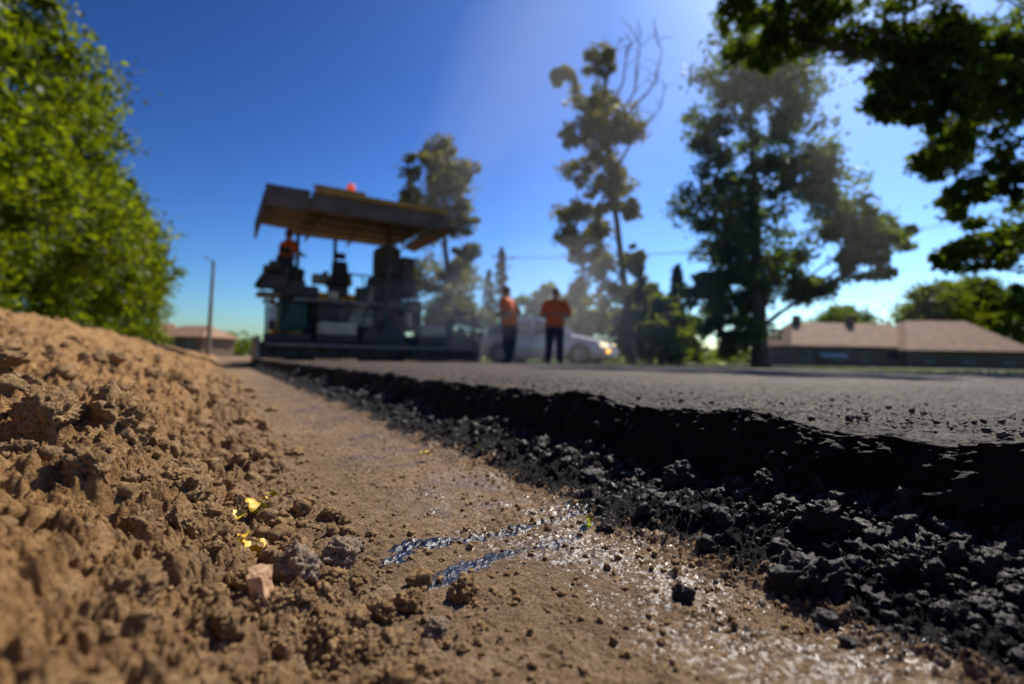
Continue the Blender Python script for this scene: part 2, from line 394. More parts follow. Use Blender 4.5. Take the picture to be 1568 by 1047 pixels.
def leaves(centres,radii,per,lsize):
    centres=np.asarray(centres);radii=np.asarray(radii); n=len(centres)*per
    C=np.repeat(centres,per,0);R_=np.repeat(radii,per)
    d=rng.normal(size=(n,3)); d/=np.linalg.norm(d,axis=1,keepdims=True); rad=rng.random(n)**.5*(1+.5*(rng.random(n)<.15))
    st=np.repeat(rng.uniform(.6,1.5,(len(centres),3)),per,0)*np.array([1,1,.75])
    P=C+d*(R_*rad)[:,None]*st
    u=rng.normal(size=(n,3)); u/=np.linalg.norm(u,axis=1,keepdims=True)
    w=np.cross(u,rng.normal(size=(n,3))); w/=np.linalg.norm(w,axis=1,keepdims=True)
    s=lsize*rng.uniform(.6,1.3,n)[:,None]
    V=np.stack([P-u*s*.5,P+w*s*.32,P+u*s*.5,P-w*s*.32],1).reshape(-1,3)
    return V,np.arange(n*4).reshape(-1,4)
def tube(pts,rad,seg=8):
    P=np.array([tuple(p) for p in pts],dtype=float); n=len(P)
    T=np.empty_like(P); T[1:-1]=P[2:]-P[:-2]; T[0]=P[1]-P[0]; T[-1]=P[-1]-P[-2]
    T/=np.linalg.norm(T,axis=1,keepdims=True)+1e-12
    up=np.where(np.abs(T[:,2:3])<.99,np.array([[0,0,1.]]),np.array([[0,1.,0]]))
    A=np.cross(T,up); A/=np.linalg.norm(A,axis=1,keepdims=True)+1e-12; B=np.cross(T,A)
    th=np.arange(seg)/seg*2*math.pi
    V=P[:,None,:]+(A[:,None,:]*np.cos(th)[None,:,None]+B[:,None,:]*np.sin(th)[None,:,None])*np.array(rad)[:,None,None]
    i=np.arange(n-1)[:,None]*seg; k=np.arange(seg)[None,:]; k2=(k+1)%seg
    F=np.stack([i+k,i+k2,i+seg+k2,i+seg+k],-1).reshape(-1,4)
    return V.reshape(-1,3),F
def bez(p0,p1,p2,n=7):
    return [(p0*(1-t)**2+p1*2*t*(1-t)+p2*t*t) for t in [i/(n-1) for i in range(n)]]
RV_=Vector((math.cos(math.radians(30)),-math.sin(math.radians(30)),0)); FV_=Vector((math.sin(math.radians(30)),math.cos(math.radians(30)),0))
def place(lat,ahead): v=RV_*lat+FV_*ahead; return (v.x,v.y)
def tree(name,loc,trunk,lobes,scale,fol,tr=.2,clumps=14,per=110,lsize=.15,clr=.42,bare=(),depthf=.8,ax=RV_,drop=.7,limb=1.,twig=.5,lob=1.):
    z0=Hp(*loc); base=Vector((loc[0],loc[1],z0-.05)); e=empty(name,base)
    ay=Vector((-ax.y,ax.x,0))
    T=[ax*(t[0]*scale)+Vector((0,0,t[1]*scale)) for t in trunk]
    VV=[];FF=[];o=0
    def add(v,f):
        nonlocal o
        VV.append(v);FF.append(f+o);o+=len(v)
    tp=[]
    for i in range(len(T)-1):
        for k in range(5): tp.append(T[i].lerp(T[i+1],k/5)+Vector((random.uniform(-1,1),random.uniform(-1,1),0))*tr*.12)
    tp.append(T[-1]); nT=len(tp)
    rr=[tr*(1.25 if i==0 else 1)*(1-.88*i/(nT-1)) for i in range(nT)]
    add(*tube(tp,rr,10))
    C=[];R_=[]
    for (dx,z,rx,rz) in lobes:
        rx*=lob;rz*=lob
        ymax=max(rx,rz)*scale*depthf
        yo=random.uniform(-1,1)*ymax*1.1
        c=ax*(dx*scale)+ay*yo+Vector((0,0,z*scale))
        zt=max(.15*T[-1].z,c.z-max(.5,drop*abs((c-Vector((0,0,c.z))).length)))
        j=min(range(nT),key=lambda i:abs(tp[i].z-zt))
        p0=tp[j]; D=(c-p0).length; mid=p0.lerp(c,.5)+Vector((random.uniform(-.1,.1)*D,random.uniform(-.1,.1)*D,random.uniform(-.02,.16)*D))
        r0=min(rr[j]*.5,(.02+.012*D)*limb)
        pts=bez(p0,mid,c,8); pts=[q+Vector((random.gauss(0,1),random.gauss(0,1),random.gauss(0,1)))*D*.012 if 0<i<7 else q for i,q in enumerate(pts)]
        add(*tube(pts,[r0*(1-.8*i/7) for i in range(8)],6))
        for _ in range(clumps):
            d=Vector((random.gauss(0,1),random.gauss(0,1),random.gauss(0,1))).normalized()*random.random()**.4*random.choice((1,1,1,1.25))
            q=c+ax*d.x*rx*scale+ay*d.y*ymax+Vector((0,0,d.z*rz*scale))
            C.append(q[:]);R_.append(clr*random.uniform(.5,1.3)*min(1.2,max(.5,rx*scale/1.1)))
            if random.random()<twig:
                k=random.choice(pts[4:]); m2=k.lerp(q,.5)+Vector((0,0,random.uniform(-.05,.15)))
                add(*tube(bez(k,m2,q,4),[r0*.3,r0*.22,r0*.15,.006],4))
    for b in bare:
        pts=[ax*(p[0]*scale)+Vector((0,0,p[1]*scale))+ay*random.uniform(-.2,.2) for p in b]
        add(*tube(pts,[.06*(1-.8*i/(len(pts)-1)) for i in range(len(pts))],5))
        for p,q in zip(pts[1:-1],pts[2:]):
            for _ in range(5):
                s=p.lerp(q,random.random()); t=s+Vector((random.uniform(-.7,.7),random.uniform(-.6,.6),random.uniform(.1,.8)))
                add(*tube([s,s.lerp(t,.5)+Vector((0,0,.06)),t],[.022,.015,.008],4))
    np_mesh('trunk_and_limbs',np.vstack(VV),np.vstack(FF),[BARK],True,parent=e)
    lv,lf=leaves(C,R_,per,lsize); np_mesh('crown',lv,lf,[fol],False,parent=e)
    return e
def conv(l,bx,yh): return [(x-bx,yh-y,rx,ry) for x,y,rx,ry in l]
tree('deciduous_tree',place(8.75,18),[(0,0),(-5,150),(-10,300),(-20,430)],
 [(-45,468,55,45),(35,438,55,60),(-75,368,48,48),(5,348,65,55),(-85,268,48,46),(-5,248,65,55),(75,288,55,36),(-55,168,55,55),(35,168,55,45),(105,228,48,44),(165,228,45,26),(220,213,32,18),(145,158,32,32),(80,128,32,20),(-25,98,45,32),(-85,108,32,40),(150,195,30,20),(10,505,45,30),(-10,420,50,30),(-40,210,50,50),(30,300,50,40),(-20,140,50,40),(-50,50,40,30)],
 .023,FOL,.30,20,105,.19,.44,lob=1.08,limb=.8)
tree('slender_tree',place(5.2,22),[(0,0),(-15,130),(-35,280),(-45,400),(-50,470)],
 [(-65,430,44,30),(-60,460,25,18),(-112,445,20,14),(-40,385,50,30),(-90,352,26,20),(-20,358,44,18),(-55,345,40,25),(-70,312,38,26),(-30,282,32,24),(-85,242,34,16),(-50,255,34,24),(-105,197,28,14),(-60,215,30,20),(-10,242,18,16),(-60,180,36,22),(5,170,20,28),(-50,130,38,30),(10,110,24,30),(-62,80,34,30),(-72,38,32,28)],
 .028,FOLY,.20,14,95,.20,.42,limb=.7,
 bare=[[(-45,330),(-5,400),(30,440),(40,490),(28,520)],[(-45,380),(-20,440),(-15,490),(10,525)],[(-35,300),(10,370),(38,400),(45,440)],[(-50,420),(-35,480),(-25,515)],[(-40,360),(0,430),(5,500),(-10,530)]])
tree('deciduous_tree',place(-3.1,26),[(0,0),(-5,100),(-15,220),(-25,320)],
 [(-30,334,28,16),(0,304,34,24),(-40,289,34,24),(-70,259,24,15),(-15,249,40,26),(12,219,24,24),(-30,199,40,30),(0,149,40,34),(25,169,18,13),(-10,99,44,38),(-50,129,30,38),(20,69,32,30),(-30,49,40,30),(-15,280,30,20),(-10,220,36,24)],
 .033,FOLY,.25,16,95,.22,.5,limb=.7)
tree('deciduous_tree',place(14.6,12),[(0,0),(-20,180),(-50,380),(-90,620)],
 conv([(1120,5,50,34),(1180,45,50,34),(1215,10,58,30),(1310,30,64,36),(1410,30,64,42),(1510,50,62,52),(1375,95,44,34),(1450,110,54,46),(1540,140,56,54),(1410,175,50,30),(1345,160,30,20),(1480,200,52,38),(1545,260,48,48),(1495,290,38,34),(1475,378,32,18),(1545,370,50,36),(1560,460,40,34),(1430,245,26,20),(1430,60,60,40),(1520,100,50,40),(1640,60,70,60),(1650,200,70,60),(1650,330,70,60),(1740,120,80,80),(1750,300,80,80),(1400,-60,90,40),(1550,-60,90,40),(1250,-60,70,30),(1700,-60,90,60),(1830,150,70,90)],1738,568),
 .0153,FOL,.30,20,115,.15,.37,drop=.3,limb=.5,lob=1.04)
def bushy(name,x,y,h,r,fol,seed,n=26,low=.12,clumps=16,per=100,ls=.16,clr=.55,tr=.22):
    random.seed(seed); lobes=[]
    for i in range(n):
        t=low+(1-low)*(i+.5)/n*.93; w=r*math.sin(math.pi*min(.97,(.16+.84*t)))**.6
        a_=i*2.4+random.random(); k=.68*w
        lobes.append((math.cos(a_)*k*random.uniform(.55,1.25),t*h,max(.5,.38*w),.075*h))
    return tree(name,(x,y),[(0,0),(.1,h*.4),(0,h*.85)],lobes,1.,fol,tr,clumps,per,ls,clr,depthf=1.3,ax=Vector((1,0,0)),twig=.15)
for i,(x,y,h,r) in enumerate([(-7.2,12.5,11.6,4.2),(-7.3,18.5,13.6,4.6),(-6.8,25,13.4,4.2),(-7.0,33,12.6,4.1),(-6.4,42,12.6,4.0),(-6.8,53,11.5,4.0)]):
    bushy('deciduous_tree',x,y,h,r,FOLB,30+i,n=28,clumps=11,per=120 if y<30 else 70,ls=.21 if y<30 else .28,clr=.66)
def conifer(name,lat,ah,h,r,seed):
    random.seed(seed); lob=[]
    for i in range(18):
        t=(i+.5)/18; w=r*(1-t)**.9
        for s in (-1,1,0): lob.append((s*w*.6,h*(.06+.92*t),max(.12,w*.45),h*.03))
    tree(name,place(lat,ah),[(0,0),(0,h*.5),(0,h*.98)],lob,1.,FOLD,.12,4,50,.15,.30,depthf=1,twig=0)
conifer('spruce_tree',-.9,38,8.6,1.5,3); conifer('spruce_tree',9.0,28,5.6,1.3,4); conifer('spruce_tree',-2.0,42,7.6,1.4,5)
for (la,ah,h,r,fo,sd) in ((2.2,34,5.4,2.6,FOLB,51),(6.5,28,4.4,2.2,FOLB,52),(3.8,30,4.6,2.2,FOL,53),(12.5,38,4.0,2.4,FOL,54),(9.2,34,5.6,2.2,FOLB,55),(-4.5,36,5.5,2.6,FOL,56),(7.6,26,3.6,1.8,FOLB,57)):
    p=place(la,ah); bushy('shrub',p[0],p[1],h,r,fo,sd,12,clumps=10,per=70,ls=.26,clr=.6)
for i,(la,ah,h,r) in enumerate([(59,72,12.0,6.5),(68,74,13.6,7),(78,74,14.5,7),(52,80,9.5,5)]):
    p=place(la,ah); bushy('deciduous_tree',p[0],p[1],h,r,FOLB if i%2==0 else FOL,60+i,22,clumps=14,per=60,ls=.55,clr=1.3)
C=[];R_=[]
for i in range(900):
    az_=random.uniform(-24,95); dist=random.uniform(95,130); a_=math.radians(az_)
    hh=2.2+1.8*mnoise.noise(Vector((az_*.12,0,0)))+1.2*mnoise.noise(Vector((az_*.5,3,0)))
    C.append((math.sin(a_)*dist,math.cos(a_)*dist,random.uniform(0,max(1.,hh)*1.5)));R_.append(random.uniform(1.,2.0))
lv,lf=leaves(C,R_,45,.8); np_mesh('distant_trees',lv,lf,[FOL],False)
def blades(n,xf,hm):
    P=xf(n); z=Hf(P[:,0],P[:,1],False)
    t=rng.random(n)*6.28; w=.012+.01*rng.random(n); h=hm*rng.uniform(.4,1.2,n); lx=rng.normal(0,.35,n)*h;ly=rng.normal(0,.35,n)*h
    c=np.cos(t)*w; s=np.sin(t)*w
    V=np.stack([np.stack([P[:,0]-c,P[:,1]-s,z-.01],1),np.stack([P[:,0]+c,P[:,1]+s,z-.01],1),np.stack([P[:,0]+lx,P[:,1]+ly,z+h],1)],1).reshape(-1,3)
    return V,np.arange(n*3).reshape(-1,3)
def xf(n):
    y=rng.uniform(-4,40,n); x=ROAD_R+.6+np.abs(rng.normal(0,3.5,n)); return np.stack([x,y],1)
v1,f1=blades(9000,xf,.07)
def xf2(n):
    y=rng.uniform(3,50,n); x=-3.0-np.abs(rng.normal(0,1.6,n)); return np.stack([x,y],1)
v2,f2=blades(14000,xf2,.35)
np_mesh('grass',np.vstack([v1,v2]),np.vstack([f1,f2+len(v1)]),[FOL],False)
# ------------------------------------------------------------ box / rod kit
def box(name,parent,x0,x1,y0,y1,z0,z1,m,bev=.03,taper=None,rot=None):
    bm=bmesh.new(); bmesh.ops.create_cube(bm,size=1)
    for v in bm.verts: v.co=Vector((v.co.x*(x1-x0),v.co.y*(y1-y0),v.co.z*(z1-z0)))
    if taper:
        for v in bm.verts:
            if v.co.z>0: v.co.x=v.co.x*taper[0]+taper[2]; v.co.y=v.co.y*taper[1]+taper[3]
    if bev: bmesh.ops.bevel(bm,geom=bm.edges[:],offset=min(bev,.3*min(x1-x0,y1-y0,z1-z0)),segments=2,affect='EDGES',profile=.6)
    ob=bm_obj(name,bm,[m],parent); ob.location=((x0+x1)/2,(y0+y1)/2,(z0+z1)/2)
    if rot: ob.rotation_euler=rot
    return ob
def rod(name,parent,p,q,r,m,seg=12,r2=None):
    p=Vector(p);q=Vector(q)
    V,F=tube([p,p.lerp(q,.02),p.lerp(q,.98),q],[r*.97,r,(r2 or r),(r2 or r)*.97],seg)
    n=len(V); me=bpy.data.meshes.new(name); me.from_pydata([tuple(v) for v in V],[],[list(map(int,f)) for f in F]+[list(range(seg))[::-1],list(range(n-seg,n))]); me.materials.append(m)
    for pl in me.polygons: pl.use_smooth=len(pl.vertices)==4
    ob=bpy.data.objects.new(name,me); COL.objects.link(ob); ob.parent=parent; return ob
def hose(name,parent,pts,r,m):
    P=[]; pts=[Vector(p) for p in pts]
    for i in range(len(pts)-2):
        a=pts[i] if i==0 else (pts[i]+pts[i+1])/2; b=pts[i+2] if i==len(pts)-3 else (pts[i+1]+pts[i+2])/2
        P+=bez(a,pts[i+1],b,7)[(0 if i==0 else 1):]
    V,F=tube(P,[r]*len(P),8); return np_mesh(name,V,F,[m],True,parent=parent)
# ------------------------------------------------------------ asphalt paver
DK=simple('paver_dark',(.085,.066,.052),.6,.1,.5,5); CR=simple('paver_cream',(.66,.54,.37),.55,0,.3,5); YL=simple('paver_yellow',(.50,.29,.05),.55,0,.35,4)
TN=simple('paver_canopy',(.14,.105,.078),.7,0,.35,2); GN=simple('paver_green',(.04,.15,.09),.5,0,.45,6); ST=simple('steel',(.32,.27,.21),.5,.4,.4,6)
RB=simple('rubber_black',(.035,.03,.027),.8,0,.3,8); RED=simple('beacon_red',(.85,.10,.04),.4,0,.1,3,emit=.5); WH=simple('white_paint',(.62,.6,.55),.4,0,.15,3)
RDD=simple('dull_red',(.35,.06,.03),.6,0,.3,6)
pv=empty('asphalt_paver',(.78,11.5,0))
box('screed_body',pv,0,4.7,.25,1.05,.17,.52,DK); box('screed_extension',pv,-.02,1.5,-.12,.24,.16,.46,DK); box('screed_extension_right',pv,3.0,4.75,-.12,.24,.16,.46,DK)
box('end_plate',pv,-.10,-.03,-.25,1.5,.03,.62,ST,.015); box('end_plate_right',pv,4.76,4.82,-.25,1.5,.15,.6,ST,.015)
box('screed_walkway',pv,.05,4.65,-.38,-.13,.42,.47,ST,.01)
for i in range(10): rod('walkway_bracket',pv,(.25+i*.47,-.3,.42),(.25+i*.47,-.1,.22),.02,DK,6)
box('screed_cover',pv,.1,1.0,.3,1.0,.53,.70,DK); box('screed_cream_box',pv,1.15,1.95,.2,.65,.70,.98,CR,.05); box('screed_cream_base',pv,1.1,2.0,.25,.7,.53,.69,DK,.05); box('screed_middle_box',pv,2.15,3.1,.35,.95,.53,.85,DK)
box('screed_cream_box_right',pv,3.45,4.1,.2,.7,.74,1.0,CR,.05); box('screed_base_right',pv,3.4,4.15,.22,.75,.53,.73,DK,.04); box('screed_control',pv,.12,.26,.1,.25,.75,1.25,DK,.02)
box('control_face',pv,.11,.27,.07,.095,.95,1.25,WH,.01); box('control_lamp',pv,.12,.26,.12,.24,1.27,1.40,RDD,.03)
for xx_ in (.05,4.6):
    rod('handrail',pv,(xx_,-.3,.45),(xx_,-.3,1.35),.022,DK); rod('handrail',pv,(xx_,-.3,1.35),(xx_,.6,1.35),.022,DK)
box('green_side_box',pv,.42,1.0,1.0,2.2,.78,1.42,GN,.06); box('green_box_lid',pv,.40,1.02,.98,2.22,1.43,1.49,DK,.02)
for k in range(4): box('side_box_rib',pv,.47+k*.13,.50+k*.13,.96,.995,.84,1.38,DK,.005)
box('auger_box',pv,.3,4.3,1.1,1.5,.2,.6,DK)
rod('auger_shaft',pv,(.3,1.6,.3),(4.3,1.6,.3),.05,ST)
for k in range(26): rod('auger_flight',pv,(.35+k*.15,1.6,.3),(.38+k*.15,1.6,.3),.17,ST,14)
for xx_ in (.75,3.6): box('tow_arm',pv,xx_,xx_+.16,.9,4.4,.55,.80,YL,.02)
for xx_ in (.95,3.15):
    bm=bmesh.new(); pts=[]
    for k in range(13): a_=math.radians(90+k*15); pts.append((1.9+.36*math.cos(a_),.40+.36*math.sin(a_)))
    for k in range(13): a_=math.radians(-90+k*15); pts.append((4.9+.36*math.cos(a_),.40+.36*math.sin(a_)))
    vs=[[bm.verts.new((x_,p_[0],p_[1])) for p_ in pts] for x_ in (xx_,xx_+.34)]
    for k in range(len(pts)): bm.faces.new((vs[0][k],vs[0][(k+1)%len(pts)],vs[1][(k+1)%len(pts)],vs[1][k]))
    bm.faces.new(vs[0][::-1]); bm.faces.new(vs[1]); bm_obj('crawler_track',bm,[RB],pv)
    for k in range(5): rod('road_wheel',pv,(xx_-.03,1.95+k*.72,.36),(xx_+.37,1.95+k*.72,.36),.22,ST,16)
    for k in range(22): box('track_pad',pv,xx_-.01,xx_+.35,1.85+k*.142,1.95+k*.142,.762,.785,DK,.005)
box('tractor_frame',pv,1.0,3.5,1.5,5.6,.45,1.05,DK); box('tractor_body',pv,1.1,3.45,1.72,5.2,1.055,1.5,DK)
box('rear_panel',pv,1.3,3.3,1.52,1.7,1.06,1.5,ST,.03); box('operator_deck',pv,.75,3.7,1.25,3.2,1.51,1.58,ST,.01)
for k in range(7): box('rear_grille_slat',pv,2.65,3.25,1.49,1.515,1.10+k*.055,1.125+k*.055,DK,.004)
box('engine_housing',pv,1.2,3.5,3.3,5.2,1.5,2.0,YL,.06); box('console_column',pv,2.65,3.45,1.6,2.4,1.585,2.35,DK,.08)
box('console_column_top',pv,2.75,3.35,1.5,2.2,2.36,3.1,DK,.1); box('column_side_box',pv,2.45,2.64,1.5,1.9,1.6,2.05,ST,.04); box('right_tank',pv,3.55,3.95,1.5,2.6,.95,1.75,DK,.05)
box('column_upper_duct',pv,3.36,3.75,1.55,2.1,1.8,2.9,DK,.08)
rod('filter_canister',pv,(3.55,1.45,1.0),(3.55,1.45,1.45),.09,CR); rod('filter_canister',pv,(3.35,1.35,.95),(3.35,1.35,1.3),.07,DK)
box('rear_box_left',pv,1.2,1.7,.95,1.5,1.0,1.42,DK,.04); box('rear_box_mid',pv,1.95,2.5,1.0,1.45,.95,1.2,CR,.05); box('rear_box_right',pv,2.7,3.3,.9,1.45,.8,1.2,DK,.04)
box('hopper_left',pv,.75,1.2,5.4,7.2,.6,1.5,YL,.04,rot=(0,-.25,0)); box('hopper_right',pv,3.4,3.85,5.4,7.2,.6,1.5,YL,.04,rot=(0,.25,0)); box('hopper_floor',pv,1.1,3.5,5.5,7.2,.45,.6,DK,.02)
for sx in (.30,1.55):
    box('seat_base',pv,sx+.05,sx+.45,1.65,2.1,1.72,1.98,DK,.05); box('seat_cushion',pv,sx,sx+.5,1.55,2.1,1.98,2.12,RB,.06)
    box('seat_back',pv,sx+.03,sx+.47,1.46,1.60,2.12,2.58,RB,.07,taper=(.8,1,0,0),rot=(-.15,0,.1)); box('head_rest',pv,sx+.13,sx+.37,1.44,1.54,2.62,2.78,RB,.05); box('armrest',pv,sx-.08,sx-.005,1.6,2.05,2.25,2.33,RB,.03); box('armrest',pv,sx+.505,sx+.58,1.6,2.05,2.25,2.33,RB,.03)
    rod('seat_pedestal',pv,(sx+.25,1.85,1.55),(sx+.25,1.85,1.75),.09,DK)
box('control_panel',pv,.15,1.1,2.3,2.55,2.05,2.45,DK,.06,rot=(.4,0,.1)); box('control_panel',pv,1.3,2.3,2.35,2.6,2.1,2.35,CR,.05,rot=(.4,0,0))
rod('console_arm',pv,(.6,2.4,1.55),(.6,2.4,2.15),.05,DK); rod('console_arm',pv,(1.8,2.45,1.55),(1.8,2.45,2.15),.05,DK); rod('steering_column',pv,(2.1,1.9,1.58),(2.0,1.7,2.2),.03,DK)
box('side_step',pv,.0,.75,1.5,2.3,1.62,1.70,ST,.01); box('hanging_bag',pv,-.05,.2,1.45,1.7,1.75,2.15,RB,.1,taper=(.6,.7,.03,0),rot=(0,.3,0))
box('left_equipment_rack',pv,.05,.60,1.32,1.45,1.72,2.10,DK,.05,rot=(0,.08,0)); box('left_locker',pv,.62,1.0,1.30,1.5,1.59,2.0,DK,.05)
random.seed(5)
for k in range(9):
    x0=random.uniform(.6,3.6); x1_=x0+random.uniform(-.7,.7)
    hose('hydraulic_hose',pv,[(x0,1.0+random.random()*.4,1.5),((x0+x1_)/2+.1,.75,1.2+random.random()*.3),((x0+x1_)/2,.7,.9),(x1_,.9,.62)],.025,RB)
for k in range(8):
    x0=random.uniform(.15,3.4); y0=random.uniform(1.35,2.2); rod('lever',pv,(x0,y0,1.58),(x0+random.uniform(-.1,.1),y0+.05,random.uniform(2.0,2.5)),.018,ST,6)
for (bx_,bz_,w_,h_,mm) in ((.5,1.6,.3,.2,DK),(.95,1.6,.35,.28,DK),(1.5,1.6,.25,.2,CR),(2.15,1.6,.3,.35,DK),(3.3,1.78,.35,.2,DK),(.2,2.2,.25,.2,DK),(2.2,.55,.4,.2,CR),(3.0,1.2,.25,.18,RDD)):
    box('tool_box',pv,bx_,bx_+w_,1.28,1.44,bz_,bz_+h_,mm,.05,rot=(0,0,.1))
for (ax_,ay_) in ((.8,1.3),(2.6,1.3),(.8,3.15)): rod('deck_rail_post',pv,(ax_,ay_,1.58),(ax_,ay_,2.3),.022,DK)
rod('deck_rail',pv,(.8,1.3,2.3),(.8,3.15,2.3),.022,DK); rod('deck_rail',pv,(1.95,1.3,2.25),(2.6,1.3,2.25),.022,DK)
for (ax_,ay_) in ((1.0,3.0),(3.4,3.0),(2.9,1.2),(1.95,3.0)): rod('canopy_post',pv,(ax_,ay_,1.55),(ax_,ay_,3.45),.05,DK)
box('canopy_roof',pv,.85,3.75,-.35,3.5,3.50,3.66,TN,.05,rot=(.03,0.0,0)); box('canopy_edge_trim',pv,.82,3.78,-.44,-.36,3.22,3.60,TN,.03); box('canopy_trim',pv,.86,3.74,-.52,-.445,3.58,3.67,YL,.02); box('canopy_trim',pv,.86,1.9,-.50,-.30,3.69,3.75,YL,.02)
box('canopy_flap_left',pv,.0,.80,-.3,2.6,3.46,3.52,TN,.02,rot=(0,.06,0)); box('canopy_flap_right',pv,3.79,4.15,-.2,2.8,3.34,3.42,TN,.02,rot=(0,.3,0))
box('canopy_flap_edge',pv,-.04,.80,-.36,-.31,3.20,3.64,TN,.02); box('canopy_flap_side',pv,-.06,-.01,-.3,2.6,3.10,3.5,DK,.02)
for k in range(5): box('canopy_rib',pv,.9,3.7,.2+k*.7,.26+k*.7,3.42,3.47,DK,.01)
for k in range(3): box('canopy_beam',pv,1.2+k*1.1,1.26+k*1.1,-.3,3.4,3.36,3.41,DK,.01)
rod('beacon_base',pv,(1.62,-.3,3.66),(1.62,-.3,3.76),.08,DK,14); rod('beacon',pv,(1.62,-.3,3.76),(1.62,-.3,3.93),.10,RED,14,.075)
rod('exhaust_pipe',pv,(3.2,2.8,2.0),(3.2,2.8,3.3),.07,ST)
# ------------------------------------------------------------ people
SKIN=simple('skin',(.42,.22,.14),.55,0,.1,10); TRO=simple('work_trousers',(.03,.035,.05),.85,0,.3,12); BOOT=simple('boots',(.02,.018,.016),.6); HAIR=simple('hair',(.03,.02,.012),.7,0,.3,60)
def vest_mat(name,col):
    m,nt,b=mat(name); tc=nt.nodes.new('ShaderNodeTexCoord'); sp=nt.nodes.new('ShaderNodeSeparateXYZ'); L(nt,tc.outputs['Object'],sp.inputs[0])
    r=ramp(nt,mth(nt,'MULTIPLY',sp.outputs[2],.5),[(.0,0),(.565,0),(.567,1),(.588,1),(.590,0),(1,0)])
    n=noise_n(nt,9,4); c=ramp(nt,n.outputs[0],[(.3,tuple(k*.75 for k in col)),(.7,col)])
    L(nt,mixc(nt,r.outputs[0],c.outputs[0],(.6,.25,.12)),b.inputs['Base Color']); b.inputs['Roughness'].default_value=.7
    bump(nt,b,n.outputs[0],.4,.03); return m
VEST=vest_mat('hi_vis_orange',(1.0,.15,.02))
def worker(name,loc,rotz,J,z=0):
    e=empty(name,(loc[0],loc[1],z),rotz)
    V=[];Ed=[];Rd=[];Mt=[]
    def v(p,r,m,par=None):
        V.append(p);Rd.append(r if isinstance(r,tuple) else (r,r));Mt.append(m)
        if par is not None: Ed.append((par,len(V)-1))
        return len(V)-1
    lean=J.get('lean',0)
    pel=v((0,0,.95),(.215,.165),1); sp=v((0,lean*.4,1.13),(.215,.165),0,pel); ch=v((0,lean*.8,1.34),(.25,.175),0,sp)
    nb=v((0,lean,1.46),(.10,.085),0,ch); nk=v((0,lean+.01,1.52),.062,2,nb); hd=v((0,lean+.015,1.58),.06,2,nk)
    for s,side in ((-1,'L'),(1,'R')):
        sh=v((s*.215,lean,1.41),.10,0,ch); el,wr=J[side]
        el=Vector(el);wr=Vector(wr)
        a=v(tuple(el),.075,0,sh); w=v(tuple(wr),.042,2,a)
        d=(wr-el).normalized(); pm=wr+d*.06; pmv=v(tuple(pm),(.042,.022),2,w); kn=wr+d*.095
        sd=d.cross(Vector((0,1,.2))).normalized(); cu=d.cross(sd).normalized()
        for k,(o,l) in enumerate(((-.032,.062),(-.011,.075),(.011,.070),(.032,.055))):
            p1=kn+sd*o; f1_=v(tuple(p1),.011,2,pmv); f2_=v(tuple(p1+d*l*.5+cu*.008),.009,2,f1_); v(tuple(p1+d*l*.85+cu*.026),.007,2,f2_)
        t1_=v(tuple(wr+d*.045-sd*.045*s),.012,2,pmv); v(tuple(wr+d*.085-sd*.058*s+cu*.01),.009,2,t1_)
        hp_=v((s*.10,0,.86),.145,1,pel); kn_,an=J['k'+side],J['a'+side]
        k_=v(kn_,.105,1,hp_); an_=v(an,.080,1,k_)
        f=v((an[0],an[1]+.06,an[2]-.045),.055,3,an_); v((an[0]+s*.02,an[1]+.19,an[2]-.055),.042,3,f)
    me=bpy.data.meshes.new('body'); me.from_pydata(V,Ed,[]); ob=bpy.data.objects.new('body',me); COL.objects.link(ob)
    md=ob.modifiers.new('s','SKIN'); md.use_smooth_shade=True
    for i,r in enumerate(Rd): me.skin_vertices[0].data[i].radius=r; me.skin_vertices[0].data[i].use_root=(i==0)
    sb=ob.modifiers.new('u','SUBSURF'); sb.levels=2; sb.render_levels=2
    dg=bpy.context.evaluated_depsgraph_get(); m2=bpy.data.meshes.new_from_object(ob.evaluated_get(dg)); ob.modifiers.clear(); ob.data=m2
    for m in (VEST,TRO,SKIN,BOOT): m2.materials.append(m)
    segs=[(np.array(V[a]),np.array(V[b]),Mt[b]) for a,b in Ed]
    A=np.array([s[0] for s in segs]);B=np.array([s[1] for s in segs]);Ms=np.array([s[2] for s in segs])
    for p in m2.polygons:
        c=np.array(p.center[:]); t=np.clip(((c-A)*(B-A)).sum(1)/((B-A)**2).sum(1),0,1); dd_=np.linalg.norm(c-A-t[:,None]*(B-A),axis=1)
        bmt=int(Ms[dd_.argmin()])
        if bmt in(0,1) and abs(c[0])<.25: bmt=0 if c[2]>.86 else bmt
        p.material_index=bmt; p.use_smooth=True
    for i,vt in enumerate(m2.vertices):
        n=mnoise.noise(vt.co*14)*.006; vt.co+=vt.normal*n
    ob.parent=e
    bm=bmesh.new(); bmesh.ops.create_uvsphere(bm,u_segments=28,v_segments=20,radius=1)
    for q in bm.verts:
        x,y,zz_=q.co; jaw=1-.28*max(0,-zz_)
        nx=x*.077*jaw; ny=y*.098*(1-.1*max(0,-zz_)); nz=zz_*.122
        if y>.6:
            ny+=.022*math.exp(-((x/.16)**2+((zz_+.10)/.20)**2))-.008*math.exp(-(((abs(x)-.38)/.16)**2+((zz_-.08)/.12)**2))+.006*math.exp(-((x/.3)**2+((zz_+.45)/.08)**2))+.010*math.exp(-((x/.3)**2+((zz_+.85)/.2)**2))
        q.co=(nx,ny,nz)
    hd_=bm_obj('head',bm,[SKIN],e,True); hd_.location=(0,lean+.03,1.645); hd_.rotation_euler=J.get('head',(0,0,0))
    bm=bmesh.new(); bmesh.ops.create_uvsphere(bm,u_segments=24,v_segments=16,radius=1)
    bmesh.ops.delete(bm,geom=[q for q in bm.verts if q.co.z<-.35 or (q.co.y>.45 and q.co.z<.45)],context='VERTS')
